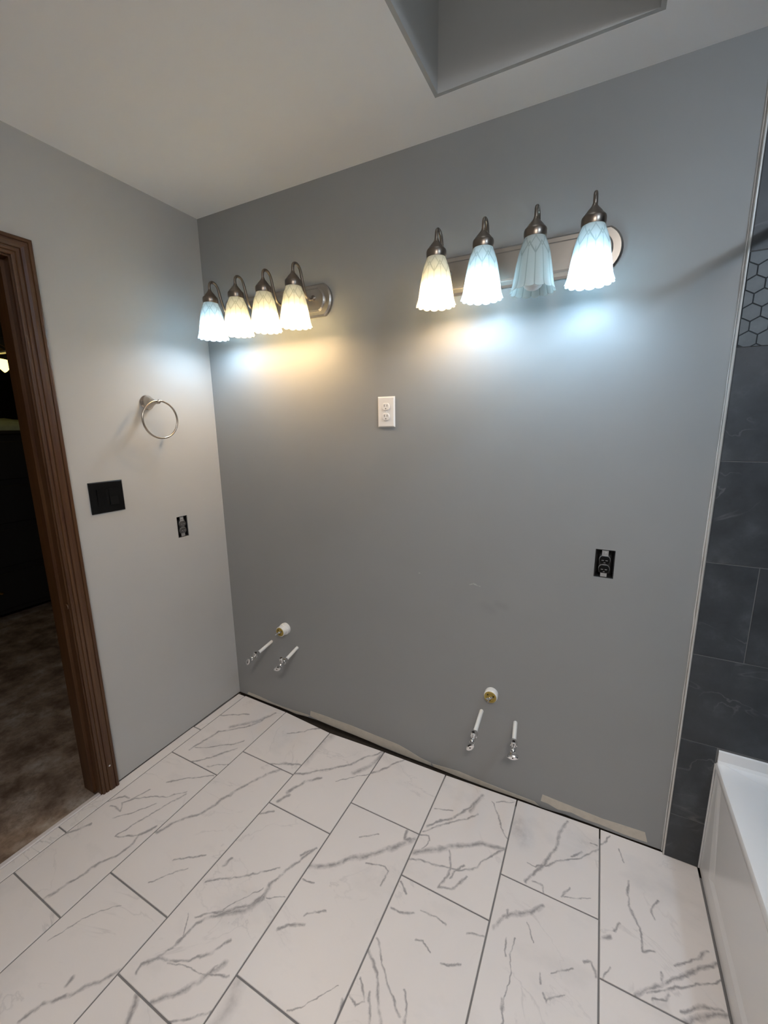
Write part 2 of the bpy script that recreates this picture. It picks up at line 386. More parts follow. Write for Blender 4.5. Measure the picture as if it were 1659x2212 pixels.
M['shade'] = shade_mat()

def lamp_mat(name, col, power):
    t = NT(name)
    t.set(color=(0.9, 0.9, 0.88, 1), rough=0.5, emit=col + (1,), estr=power)
    return t.m
M['bulb_warm'] = lamp_mat('warm_lit_bulb', WARM, P_WARM)
M['bulb_cool'] = lamp_mat('cool_lit_bulb', COOL, P_COOL)
M['bulb_off'] = simple('unlit_frosted_bulb', (0.82, 0.83, 0.82, 1), 0.4, var=0.02)
M['lamp_fill'] = lamp_mat('added_fill_lamp', NEUTRAL, P_FILL)
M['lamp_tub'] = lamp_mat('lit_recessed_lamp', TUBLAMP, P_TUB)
M['fan_glass'] = lamp_mat('lit_fan_glass', (1.0, 0.76, 0.20), 2.2)

# ------------------------------------------------------------------ mesh helpers
class MB:
    def __init__(s):
        s.v = []; s.f = []; s.sm = []
    def face(s, idx, smooth=False):
        s.f.append(tuple(idx)); s.sm.append(smooth)
    def box(s, x0, x1, y0, y1, z0, z1):
        b = len(s.v)
        s.v += [(x, y, z) for z in (z0, z1) for y in (y0, y1) for x in (x0, x1)]
        for q in ((0, 2, 3, 1), (4, 5, 7, 6), (0, 1, 5, 4), (2, 6, 7, 3), (0, 4, 6, 2), (1, 3, 7, 5)):
            s.face([b + i for i in q])
        return s
    def bevel_box(s, x0, x1, y0, y1, z0, z1, c):
        """box with all edges chamfered by c (24 vertices)"""
        b = len(s.v)
        X = (x0, x1); Y = (y0, y1); Z = (z0, z1)
        idx = {}
        for i in (0, 1):
            for j in (0, 1):
                for k in (0, 1):
                    sx = 1 - 2 * i; sy = 1 - 2 * j; sz = 1 - 2 * k
                    for a in range(3):
                        p = [X[i] + sx * c, Y[j] + sy * c, Z[k] + sz * c]
                        p[a] = (X[i], Y[j], Z[k])[a]
                        idx[(i, j, k, a)] = len(s.v); s.v.append(tuple(p))
        bm = bmesh.new()
        vs = [bm.verts.new(s.v[n]) for n in range(b, len(s.v))]
        r = bmesh.ops.convex_hull(bm, input=vs)
        bmesh.ops.dissolve_limit(bm, angle_limit=0.01, verts=bm.verts, edges=bm.edges)
        bm.verts.index_update()
        del s.v[b:]
        for v in bm.verts: s.v.append(tuple(v.co))
        for f in bm.faces: s.face([b + v.index for v in f.verts])
        bm.free()
        return s
    def prism(s, poly, fn, t0, t1, c=0.0):
        """extrude a 2-D polygon; fn(u, v, t) gives the 3-D point; c chamfers the t1 end"""
        n = len(poly); b = len(s.v)
        ar = sum(poly[i][0] * poly[(i + 1) % n][1] - poly[(i + 1) % n][0] * poly[i][1] for i in range(n))
        sg = 1.0 if ar > 0 else -1.0
        def inset(d):
            out = []
            for i in range(n):
                p, q, r = poly[i - 1], poly[i], poly[(i + 1) % n]
                e1 = Vector((q[0] - p[0], q[1] - p[1])).normalized(); e2 = Vector((r[0] - q[0], r[1] - q[1])).normalized()
                n1 = Vector((-e1.y, e1.x)) * sg; n2 = Vector((-e2.y, e2.x)) * sg
                k = n1 + n2
                k = k / max(0.3, k.dot(n1))
                out.append((q[0] + k.x * d, q[1] + k.y * d))
            return out
        lay = [(t0, 0.0)] + ([(t1 - (c if t1 > t0 else -c), 0.0), (t1, c)] if c else [(t1, 0.0)])
        for t, ins in lay:
            for (u, v) in (inset(ins * 1.1) if ins else poly):
                s.v.append(fn(u, v, t))
        for L in range(len(lay) - 1):
            for i in range(n):
                j = (i + 1) % n
                s.face((b + L * n + i, b + L * n + j, b + (L + 1) * n + j, b + (L + 1) * n + i))
        s.face([b + i for i in reversed(range(n))])
        s.face([b + (len(lay) - 1) * n + i for i in range(n)])
        return s
    def lathe(s, prof, mat=Matrix(), n=32, cap0=True, cap1=True, rfn=None):
        """prof: (radius, height) along +Z of mat"""
        b = len(s.v)
        for (r, h) in prof:
            for i in range(n):
                a = 2 * PI * i / n
                rr, hh = (r, h) if rfn is None else rfn(r, h, a)
                s.v.append(tuple(mat @ Vector((rr * math.cos(a), rr * math.sin(a), hh))))
        for k in range(len(prof) - 1):
            for i in range(n):
                j = (i + 1) % n
                s.face((b + k * n + i, b + k * n + j, b + (k + 1) * n + j, b + (k + 1) * n + i), True)
        if cap0: s.face([b + i for i in reversed(range(n))])
        if cap1: s.face([b + (len(prof) - 1) * n + i for i in range(n)])
        return s
    def tube(s, pts, r, n=12, closed=False, radii=None):
        P = [Vector(p) for p in pts]; m = len(P); b = len(s.v)
        T = []
        for i in range(m):
            a = P[(i - 1) % m] if (closed or i > 0) else P[i]
            c = P[(i + 1) % m] if (closed or i < m - 1) else P[i]
            T.append((c - a).normalized())
        u = T[0].orthogonal().normalized()
        for i in range(m):
            u = (u - T[i] * u.dot(T[i])).normalized()
            w = T[i].cross(u)
            rr = radii[i] if radii else r
            for k in range(n):
                a = 2 * PI * k / n
                s.v.append(tuple(P[i] + (u * math.cos(a) + w * math.sin(a)) * rr))
        for i in range(m if closed else m - 1):
            for k in range(n):
                i2 = (i + 1) % m; k2 = (k + 1) % n
                s.face((b + i * n + k, b + i * n + k2, b + i2 * n + k2, b + i2 * n + k), True)
        if not closed:
            s.face([b + k for k in reversed(range(n))]); s.face([b + (m - 1) * n + k for k in range(n)])
        return s
    def mesh(s, name, mat):
        me = bpy.data.meshes.new(name)
        me.from_pydata(s.v, [], s.f)
        bm = bmesh.new(); bm.from_mesh(me)
        bmesh.ops.remove_doubles(bm, verts=bm.verts, dist=1e-6)
        bmesh.ops.recalc_face_normals(bm, faces=bm.faces)
        bm.to_mesh(me); bm.free()
        if any(s.sm):
            for p in me.polygons: p.use_smooth = True
            me.set_sharp_from_angle(angle=math.radians(38))
        if mat: me.materials.append(mat)
        return me
    def build(s, name, mat, parent=None, loc=None):
        o = bpy.data.objects.new(name, s.mesh(name, mat))
        COL.objects.link(o)
        if parent is not None: o.parent = parent
        if loc is not None: o.location = loc
        return o

def tag(o, label=None, cat=None, group=None, kind=None):
    if label: o['label'] = label
    if cat: o['category'] = cat
    if group: o['group'] = group
    if kind: o['kind'] = kind
    return o
def empty(name, loc=(0, 0, 0), rz=0.0):
    o = bpy.data.objects.new(name, None)
    COL.objects.link(o); o.location = loc; o.rotation_euler = (0, 0, rz)
    o.empty_display_size = 0.05
    return o
def struct(o, label=None):
    o['kind'] = 'structure'
    if label: o['label'] = label
    return o
def axis_mat(loc, d):
    d = Vector(d).normalized()
    return Matrix.Translation(loc) @ d.to_track_quat('Z', 'Y').to_matrix().to_4x4()
def smooth_path(pts, k=6):
    P = [Vector(p) for p in pts]; out = []
    for i in range(len(P) - 1):
        p0 = P[max(i - 1, 0)]; p1 = P[i]; p2 = P[i + 1]; p3 = P[min(i + 2, len(P) - 1)]
        for j in range(k):
            t = j / k
            out.append(0.5 * ((2 * p1) + (p2 - p0) * t + (2 * p0 - 5 * p1 + 4 * p2 - p3) * t * t + (3 * p1 - p0 - 3 * p2 + p3) * t ** 3))
    out.append(P[-1])
    return out
def clip(poly, a, b, c):
    """keep the part of a convex polygon where a*u + b*v <= c"""
    out = []
    for i in range(len(poly)):
        p, q = poly[i], poly[(i + 1) % len(poly)]
        dp = a * p[0] + b * p[1] - c; dq = a * q[0] + b * q[1] - c
        if dp <= 0: out.append(p)
        if dp * dq < 0:
            t = dp / (dp - dq)
            out.append((p[0] + (q[0] - p[0]) * t, p[1] + (q[1] - p[1]) * t))
    return out
def slab(us, vs, holes, fn, t0, t1, low=None):
    """a wall or ceiling slab on a (u, v) grid with rectangular holes; fn(u, v, t) -> point; low(u) lifts the first v row"""
    m = MB()
    solid = {}
    for i in range(len(us) - 1):
        for j in range(len(vs) - 1):
            cu_, cv_ = (us[i] + us[i + 1]) / 2, (vs[j] + vs[j + 1]) / 2
            solid[(i, j)] = not any(a < cu_ < b and c < cv_ < d for a, b, c, d in holes)
    def pt(i, j, t):
        v = vs[j]
        if j == 0 and low: v = low(us[i])
        return fn(us[i], v, t)
    def quad(ps):
        b = len(m.v); m.v += ps; m.face(range(b, b + 4))
    for (i, j), ok in solid.items():
        if not ok: continue
        quad([pt(i, j, t0), pt(i + 1, j, t0), pt(i + 1, j + 1, t0), pt(i, j + 1, t0)])
        quad([pt(i, j, t1), pt(i, j + 1, t1), pt(i + 1, j + 1, t1), pt(i + 1, j, t1)])
        for (di, dj, e) in ((-1, 0, ((0, 0), (0, 1))), (1, 0, ((1, 0), (1, 1))), (0, -1, ((0, 0), (1, 0))), (0, 1, ((0, 1), (1, 1)))):
            if not solid.get((i + di, j + dj), False):
                a, b = e
                quad([pt(i + a[0], j + a[1], t0), pt(i + b[0], j + b[1], t0), pt(i + b[0], j + b[1], t1), pt(i + a[0], j + a[1], t1)])
    return m
def lerp_table(tab):
    def f(x):
        for (x0, y0), (x1, y1) in zip(tab[:-1], tab[1:]):
            if x <= x1: return y0 + (y1 - y0) * (x - x0) / (x1 - x0) if x > x0 else y0
        return tab[-1][1]
    return f
# ================================================================== THE SETTING
OR = (1.8040, 1.8645, 1.008, 1.109)      # opening of the bare outlet, back wall  (x0 x1 z0 z1)
OL = (-0.2785, -0.2215, 1.0105, 1.1135)  # opening of the bare outlet, left wall  (y0 y1 z0 z1)
DY0, DY1, DZ = -1.56, -0.772, 2.095      # door opening inside the jambs

lowb = lerp_table([(0, .003), (.08, .004), (.15, -.001), (.3, .001), (.42, -.004), (.52, .006), (.57, .007), (.78, .001), (.95, -.006),
                   (1.13, -.011), (1.36, -.014), (1.5, -.012), (1.7, -.006), (1.85, .003), (2.0, .002), (2.106, .003)])
xs = sorted(set([0, .08, .15, .22, .3, .36, .42, .47, .52, .57, .65, .7, .78, .86, .95, 1.04, 1.13, 1.25, 1.36, 1.5, 1.6, 1.7, 1.78,
                 OR[0], OR[1], 1.95, 2.0, XT, XR + .12]))
jit = {x: random.uniform(-.0025, .0025) for x in xs}
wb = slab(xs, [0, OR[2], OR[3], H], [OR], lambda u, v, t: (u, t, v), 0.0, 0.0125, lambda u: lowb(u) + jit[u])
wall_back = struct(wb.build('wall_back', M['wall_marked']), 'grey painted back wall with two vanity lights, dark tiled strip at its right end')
MB().box(-.12, XR + .12, .075, .10, -.08, H + .1).build('leak_block', M['gap'], wall_back)  # added unseen backing that stops sky light leaking in round the outlet opening
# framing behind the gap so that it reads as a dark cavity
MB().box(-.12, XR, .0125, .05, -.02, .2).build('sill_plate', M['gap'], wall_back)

ys = [YB, DY0 - .018, DY1 + .018, -.55, -.42, OL[0], OL[1], -.12, 0.0125]
lowl = lerp_table([(YB, .004), (-.754, .004), (-.5, .005), (-.3, .003), (-.1, .005), (0, .002)])
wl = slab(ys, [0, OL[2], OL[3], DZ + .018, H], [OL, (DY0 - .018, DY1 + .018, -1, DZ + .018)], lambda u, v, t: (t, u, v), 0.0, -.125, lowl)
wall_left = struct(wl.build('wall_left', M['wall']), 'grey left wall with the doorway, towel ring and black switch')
wall_right = struct(MB().box(XR, XR + .12, YB, 0.0, -.02, H).build('wall_right', M['slate']))
wall_rear = struct(MB().box(-.125, XR + .12, YB - .12, YB, -.02, H).build('wall_rear', M['wall']))

struct(MB().box(2.19, XR, -1.66, -1.537, -.02, H).build('wall_alcove_end', M['wall']), 'wall closing the far end of the bathtub alcove')
# ceiling with the skylight shaft
SX0, SX1, SY0, SY1 = 1.276, 1.839, -1.33, -.181
cl = slab([-.125, SX0 - .012, SX1 + .012, XR + .12], [YB - .12, SY0 - .012, SY1 + .012, 0.0125], [(SX0 - .012, SX1 + .012, SY0 - .012, SY1 + .012)], lambda u, v, t: (u, v, t), H, H + .10)
ceiling = struct(cl.build('ceiling', M['ceiling']), 'white ceiling with a skylight opening')
ST = 3.15
sh = MB()
sh.box(SX0 - .012, SX1 + .012, SY1, SY1 + .012, H + .0002, ST)
sh.box(SX0 - .012, SX1 + .012, SY0 - .012, SY0, H + .0002, ST)
sh.box(SX0 - .012, SX0, SY0, SY1, H + .0002, ST)
sh.box(SX1, SX1 + .012, SY0, SY1, H + .0002, ST)
sh.build('skylight_shaft', M['wall'], ceiling)
win = struct(empty('window_1', ((SX0 + SX1) / 2, (SY0 + SY1) / 2, ST)))
win['label'] = 'skylight at the top of the grey shaft in the ceiling'
fx = (SX1 - SX0) / 2; fy = (SY1 - SY0) / 2
fr = MB()
fr.box(-fx - .012, fx + .012, fy - .04, fy + .012, 0, .05); fr.box(-fx - .012, fx + .012, -fy - .012, -fy + .04, 0, .05)
fr.box(-fx - .012, -fx + .04, -fy + .04, fy - .04, 0, .05); fr.box(fx - .04, fx + .012, -fy + .04, fy - .04, 0, .05)
fr.build('window_frame', M['white_plastic'], win)
gm = NT('skylight_glass')
_tp = gm.n('ShaderNodeBsdfTransparent'); _tp.inputs[0].default_value = (0.92, 0.95, 0.95, 1)
_gl = gm.n('ShaderNodeBsdfGlossy'); _gl.inputs['Roughness'].default_value = 0.03
_mx = gm.n('ShaderNodeMixShader'); _fr = gm.n('ShaderNodeFresnel')
gm.link(_fr.outputs[0], _mx.inputs[0]); gm.link(_tp.outputs[0], _mx.inputs[1]); gm.link(_gl.outputs[0], _mx.inputs[2]); gm.link(_mx.outputs[0], gm.out.inputs[0])
MB().box(-fx + .035, fx - .035, -fy + .035, fy - .035, .018, .026).build('pane', gm.m, win)

# ------------------------------------------------------------------ floor: grout bed and porcelain tiles
fl = MB()
fl.box(-.006, XR, YB, -.046, -.06, -.003)
floor = struct(fl.build('floor', M['grout']), 'white grey-veined porcelain tile floor laid in a staggered bond')
MB().box(-.006, XR, -.046, .02, -.06, -.022).build('subfloor', M['gap'], floor)
G, L2, X0 = 0.3079, 0.6127, 0.0547
JY = [-.4799, -.3269, -.4809, -.3311, -.4926, -.3369, -.4923, -.33, -.49]
YE = [-.012, -.018, -.042, -.031, -.028, -.016, -.006, -.002, -.002]   # cut edge along the wall at each column line
g = .0025
def tile_mesh(x0, x1, y0, y1, y2=None):
    m = MB(); c = .0012; y2 = y1 if y2 is None else y2   # y1, y2: left and right ends of the far edge
    m.v = [(x0, y0, -.012), (x1, y0, -.012), (x1, y2, -.012), (x0, y1, -.012),
           (x0, y0, -c), (x1, y0, -c), (x1, y2, -c), (x0, y1, -c),
           (x0 + c, y0 + c, 0), (x1 - c, y0 + c, 0), (x1 - c, y2 - c, 0), (x0 + c, y1 - c, 0)]
    for L in (0, 4):
        for i in range(4):
            j = (i + 1) % 4
            m.face((L + i, L + j, L + 4 + j, L + 4 + i))
    m.face((8, 9, 10, 11)); m.face((3, 2, 1, 0))
    return m
GENERIC = [marble_mat('marble_print_%d' % k, None, 50 + k) for k in range(4)]
def lay(key, x0, x1, y0, y1, y2=None):
    segs = [((a / 1000, b / 1000, 0), (c / 1000, d / 1000, 0), max(w * 1.3, 3.0) / 1000) for a, b, c, d, w in VEINS.get(key, [])]
    mt = marble_mat('marble_print', segs, hash(key) % 999) if segs else GENERIC[(key[0] * 3 + key[1]) % 4]
    tile_mesh(x0, x1, y0, y1, y2).build('tile', mt, floor)
yy = [-.013, -.316, -.929, -1.542, -2.155, YB]
for r in range(5):
    lay((-1, r), .006 if r == 0 else .0012, X0 - g, yy[r + 1] + g, yy[r] - g)
for c in range(9):
    x0 = X0 + c * G + g; x1 = min(X0 + (c + 1) * G - g, XR)
    if c == 6: x1 = 2.2085
    if c > 6: continue
    top = YE[c]; bot = JY[c]; r = 0
    while top > YB + .02:
        lay((c, r), x0, x1, max(bot, YB) + g, top - (g if r else 0), None if r else YE[c + 1])
        top = bot; bot -= L2; r += 1

# pale metal/stone edge in the doorway
t1 = MB()
t1.prism([(-.024, -.020), (-.001, -.020), (-.001, -.0005), (-.004, .0035), (-.020, .0035), (-.024, -.001)], lambda u, v, t: (u, t, v), DY0, DY1)
struct(t1.build('trim_1', M['threshold']), 'pale threshold strip between the tile floor and the dark bedroom')

# ------------------------------------------------------------------ tiled strip of the back wall
tb = MB().box(XT + .002, XR, -.0112, 0.0, 0.0, H)
tile_bed = tb.build('tile_bed', M['slate_joint'], wall_back)
rows = [(0.0005, .1815, None), (.1815, .484, None), (.484, .797, 2.545), (.797, 1.1085, 2.2405), (1.1085, 1.4205, 2.545), (1.4205, 1.7375, 2.2405),
        (1.982, 2.293, 2.545), (2.293, H - .001, 2.2405)]
XS = XT + .0042
def slate_tile(x0, x1, z0, z1):
    q = .0012
    MB().prism([(x0 + q, z0 + q), (x1 - q, z0 + q), (x1 - q, z1 - q), (x0 + q, z1 - q)], lambda u, v, t: (u, t, v), -.0108, -.0128, .0006).build('tile', M['slate'], wall_back)
for (z0, z1, j) in rows:
    if j is None:
        slate_tile(XS, 2.2105 if z1 < .2 else 2.2105, z0, z1)
        continue
    cuts = [XS]
    x = j
    while x < XR - .03:
        cuts.append(x); x += .6096
    cuts.append(XR - .001)
    for a, b in zip(cuts[:-1], cuts[1:]):
        slate_tile(a, b, z0, z1)
# hexagon accent band: its own dark bed, one object per hexagon
MB().box(XS, XR - .001, -.0118, -.0110, 1.7375, 1.982).build('hexagon_bed', M['slate_grout'], wall_back)
S = .041 / math.sqrt(3)
RH = 1.5 * S
shared = None
k = -1
z = 1.7565 - RH
while z < 1.982 + S:
    xo = 2.1320 if k % 2 == 0 else 2.1525
    n = -2
    while xo + n * .041 < XR + .03:
        cx = xo + n * .041; n += 1
        full = [(cx + (S - .0014) * math.cos(PI / 6 + i * PI / 3), z + (S - .0014) * math.sin(PI / 6 + i * PI / 3)) for i in range(6)]
        p = full
        for (a, b, c) in ((-1, 0, -(XS + .001)), (1, 0, XR - .002), (0, -1, -1.7385), (0, 1, 1.981)):
            p = clip(p, a, b, c)
            if len(p) < 3: break
        if len(p) < 3: continue
        area = abs(sum(p[i][0] * p[(i + 1) % len(p)][1] - p[(i + 1) % len(p)][0] * p[i][1] for i in range(len(p)))) / 2
        if area < 2.5e-5: continue
        if p == full:
            if shared is None:
                shared = MB().prism([(u - cx, v - z) for u, v in full], lambda u, v, t: (u, t, v), -.0116, -.0132, .0006).mesh('hexagon_tile', M['hex'])
            o = bpy.data.objects.new('hexagon_tile', shared); COL.objects.link(o); o.parent = wall_back; o.location = (cx, 0, z)
        else:
            MB().prism(p, lambda u, v, t: (u, t, v), -.0116, -.0132, .0006).build('hexagon_tile', M['hex'], wall_back)
    z += RH; k += 1
# pale edge profile and caulk bead where paint meets tile
tr2 = MB()
tr2.prism([(XT - .0008, 0), (XT - .0008, -.0138), (XT + .0006, -.0143), (XT + .0030, -.0137), (XT + .0030, 0)], lambda u, v, t: (u, v, t), 0.001, H - .001)
t2 = struct(tr2.build('trim_2', M['alum']), 'narrow pale metal edge between the grey paint and the dark tile')
cb = MB()
pts = []
for i in range(60):
    zz = .002 + (H - .004) * i / 59
    pts.append((XT - .0030 + random.uniform(-.0006, .0006), -.0003, zz))
cb.tube(pts, .0015, 6, radii=[.0014 + random.uniform(-.0007, .0010) for _ in pts])
cb.build('caulk_bead', M['caulk'], t2)
# unpainted strips along the foot of the wall
def patch(poly):
    MB().prism(poly, lambda u, v, t: (u, t, v), .001, -.0009).build('patch', M['board'], wall_back)
patch([(.515, .016), (.52, .047), (.60, .050), (.69, .049), (.776, .050), (.87, .046), (.962, .043), (1.04, .040), (1.087, .030), (1.15, .013),
       (1.205, .006), (1.205, -.008), (1.1, -.008), (.95, -.004), (.78, .002), (.57, .008)])
patch([(1.684, .022), (1.689, .055), (1.775, .051), (1.84, .048), (1.906, .045), (1.98, .050), (2.047, .054), (2.058, .014), (1.98, .011), (1.9, .016),
       (1.85, .014), (1.80, .021), (1.75, .012), (1.71, .022)])
patch([(.06, .006), (.07, .022), (.16, .020), (.24, .012), (.32, .010), (.40, .012), (.50, .018), (.514, .015), (.50, .007), (.42, -.002), (.3, .001), (.15, .001)])
patch([(1.21, .004), (1.28, .012), (1.34, .017), (1.45, .011), (1.56, .009), (1.66, .008), (1.68, -.004), (1.5, -.010), (1.36, -.011), (1.22, -.009)])

# ------------------------------------------------------------------ doorway: stained casing, jambs, stops
door = struct(empty('door_1', (0, (DY0 + DY1) / 2, 0)), 'open doorway with stained wood casing leading to a dark bedroom')
dl = Vector(door.location)
PROF = [(.000, .0), (.000, .009), (.003, .0115), (.008, .0120), (.0095, .0095), (.0115, .0095), (.013, .0130), (.022, .0140), (.0235, .0115), (.0255, .0115),
        (.027, .0155), (.036, .0175), (.046, .0180), (.0475, .0150), (.0495, .0150), (.051, .0185), (.058, .0190), (.0620, .0170), (.0620, .0)]
ci0, ci1, cz = DY0 - .005, DY1 + .005, DZ + .006
def frame_piece(fn0, fn1, mat):
    m = MB(); n = len(PROF)
    for w, h in PROF: m.v.append(tuple(Vector(fn0(w, h)) - dl))
    for w, h in PROF: m.v.append(tuple(Vector(fn1(w, h)) - dl))
    for i in range(n):
        j = (i + 1) % n
        m.face((i, j, n + j, n + i))
    m.face(list(range(n))); m.face(list(range(2 * n - 1, n - 1, -1)))
    return m.build('casing', mat, door)
frame_piece(lambda w, h: (h, ci1 + w, .0005), lambda w, h: (h, ci1 + w, cz + w), M['wood_v'])
frame_piece(lambda w, h: (h, ci0 - w, .0005), lambda w, h: (h, ci0 - w, cz + w), M['wood_v'])
frame_piece(lambda w, h: (h, ci1 + w, cz + w), lambda w, h: (h, ci0 - w, cz + w), M['wood_h'])
def dbox(name, mat, *b):
    MB().box(b[0], b[1], b[2] - dl.y, b[3] - dl.y, b[4], b[5]).build(name, mat, door)
dbox('jamb', M['wood_v'], -.128, .0005, DY1, DY1 + .018, -.020, DZ)
dbox('jamb', M['wood_v'], -.128, .0005, DY0 - .018, DY0, -.020, DZ)
dbox('jamb', M['wood_h'], -.128, .0005, DY0 - .018, DY1 + .018, DZ, DZ + .018)
dbox('door_stop', M['wood_v'], -.070, -.034, DY1 - .011, DY1, .004, DZ - .011)
dbox('door_stop', M['wood_v'], -.070, -.034, DY0, DY0 + .011, .004, DZ - .011)
dbox('door_stop', M['wood_h'], -.070, -.034, DY0, DY1, DZ - .011, DZ)
# latch strike and a nail-filler spot seen on the casing
MB().lathe([(.010, 0), (.012, .002), (.010, .005), (.004, .006)], axis_mat(Vector((-.006, DY1, .86)) - dl, (0, -1, 0)), 16).build('strike_knob', M['wood_v'], door)
MB().lathe([(.004, 0), (.003, .0006)], axis_mat(Vector((.0182, ci1 + .036, .118)) - dl, (1, 0, .0)), 10).build('filler_spot', M['caulk'], door)

# ------------------------------------------------------------------ the dark bedroom beyond
bx0, by0, by1 = -4.0, -2.72, 2.0
struct(MB().box(bx0, -.006, by0, by1, -.08, -.020).build('floor_bedroom', M['carpet']), 'worn beige bedroom floor beyond the threshold')
struct(MB().box(bx0 - .1, bx0, by0, by1, -.02, H).build('wall_bedroom_far', M['bed_wall']))
struct(MB().box(bx0, -.125, by1, by1 + .1, -.02, H).build('wall_bedroom_side', M['bed_wall']))
struct(MB().box(bx0, -.125, by0 - .1, by0, -.02, H).build('wall_bedroom_near', M['bed_wall']))
struct(MB().box(-.125, -.10, .05, by1, -.02, H).build('wall_bedroom_door', M['bed_wall']))
struct(MB().box(bx0, -.125, by0, by1, H, H + .1).build('ceiling_bedroom', M['bed_wall']))

# ================================================================== THINGS
# ------------------------------------------------------------------ vanity lights
AY = -.150
def plate_poly(hl, hh, sag, n=12):
    R_ = (hh * hh + sag * sag) / (2 * sag)
    a = math.asin(hh / R_)
    pr = [(hl - R_ + R_ * math.cos(-a + 2 * a * i / n), R_ * math.sin(-a + 2 * a * i / n)) for i in range(n + 1)]
    return pr + [(-u, -v) for u, v in pr]
def shade_mesh():
    prof = [(.0640, 0), (.0618, .004), (.0595, .012), (.0572, .024), (.0548, .040), (.0522, .058), (.0492, .076), (.0458, .094), (.0418, .110),
            (.0372, .123), (.0330, .133), (.0300, .142), (.0285, .150)]
    full = prof + [(r - .0026, h) for r, h in reversed(prof)]
    N = 112
    def rfn(r, h, a):
        u = (a * 14 / (2 * PI)) % 1.0
        lobe = abs(math.sin(PI * u))
        k = max(0.0, 1 - h / .11)
        rr = r + .0016 * k * (lobe - .5) + .0018 * max(0, 1 - h / .012) * lobe
        hh = h - (.0050 * (lobe ** .6) if h < .002 else .0018 * lobe if h < .006 else 0)
        return rr, hh
    m = MB(); m.lathe(full, Matrix(), N, False, False, rfn)
    n = len(full)
    for i in range(N):      # close the rim and the neck
        j = (i + 1) % N
        m.face(((n - 1) * N + i, (n - 1) * N + j, j, i), True)
    return m.mesh('shade', M['shade'])
SHADE = shade_mesh()
NECK = smooth_path([(-.150, .0675), (-.150, .088), (-.1475, .0995), (-.138, .1075), (-.125, .109), (-.1125, .103), (-.1035, .0885), (-.0965, .066), (-.0885, .036),
                    (-.0785, .010), (-.0665, -.0020), (-.0500, -.0045), (-.0370, .0010), (-.0270, .0065)][0:0] or
                   [(0, a, b) for a, b in [(-.150, .0675), (-.150, .086), (-.1470, .0985), (-.138, .1065), (-.125, .108), (-.1125, .102), (-.1035, .0885),
                                           (-.0965, .066), (-.0885, .036), (-.0785, .010), (-.0665, -.0020), (-.0500, -.0045), (-.0370, .0010), (-.0235, .0065)]], 4)
ARM = MB(); ARM.tube(NECK, .0056, 12)
ARM.lathe([(.0125, 0), (.0110, .002), (.0075, .0045), (.0058, .009)], axis_mat((0, -.0255, .0060), (0, -1, -.3)), 16)
ARM = ARM.mesh('arm', M['bronze'])
CAP = MB().lathe([(.0270, .017), (.0312, .018), (.0325, .024), (.0325, .036), (.0310, .041), (.0285, .043), (.0255, .047), (.0185, .056), (.0115, .064),
                  (.0078, .069), (.0066, .074)], axis_mat((0, AY, 0), (0, 0, 1)), 32).mesh('socket_cap', M['bronze'])
DROP = axis_mat((0, AY, -.0085), (0, 0, 1))
BULB = MB().lathe([(.002, -.1165), (.010, -.1150), (.0180, -.1115), (.0245, -.1060), (.0285, -.0985), (.0300, -.0895), (.0294, -.0815), (.0280, -.0745), (.0272, -.0735), (.0050, -.0730)], DROP, 28)
SOCK = MB().lathe([(.0050, -.0732), (.0274, -.0734), (.0262, -.0690), (.0225, -.0600), (.0185, -.0500), (.0152, -.0400), (.0136, -.0280), (.0150, -.0265), (.0150, .0170), (.0105, .0172)], DROP, 20).mesh('bulb_base', M['white_plastic'])
BULBS = {k: BULB.mesh('bulb', M[k]) for k in ('bulb_warm', 'bulb_cool', 'bulb_off')}
def link(name, me, parent, loc):
    o = bpy.data.objects.new(name, me); COL.objects.link(o); o.parent = parent; o.location = loc
    return o
def vanity_light(cx, kinds, label):
    root = empty('vanity_light', (cx, 0, 2.0515))
    bp_ = MB()
    bp_.prism(plate_poly(.311, .0635, .036), lambda u, v, t: (u, -t, v), .0, .0175, .0055)
    p = bp_.build('backplate', M['plate'], root)
    pn = MB()
    pn.prism(plate_poly(.288, .0485, .030), lambda u, v, t: (u, -t, v), .0165, .0180)
    pn.prism(plate_poly(.2840, .0450, .028), lambda u, v, t: (u, -t, v), .0178, .0255, .0045)
    pn.build('raised_panel', M['plate'], p)
    for i, kd in enumerate(kinds):
        x = (i - 1.5) * .154
        a = link('arm', ARM, root, (x, 0, 0))
        link('socket_cap', CAP, a, (0, 0, 0))
        link('shade', SHADE, root, (x, AY, -.1235))
        b = link('bulb', BULBS['bulb_' + kd], root, (x, 0, 0))
        link('bulb_base', SOCK, b, (0, 0, 0))
        if kd == 'off':
            b['label'] = 'unlit frosted white bulb'
        else:
            b['label'] = 'lit warm yellow bulb' if kd == 'warm' else 'lit cool white bulb'
    tag(root, label, 'light', 'four-shade vanity lights on the grey wall')
    return root
vanity_light(.4435, ['cool', 'warm', 'warm', 'warm'], 'bronze vanity light nearest the corner, all four frosted shades lit, mostly warm yellow')
vanity_light(1.4960, ['warm', 'cool', 'off', 'cool'], 'bronze vanity light nearest the tiled strip, its third frosted shade unlit')

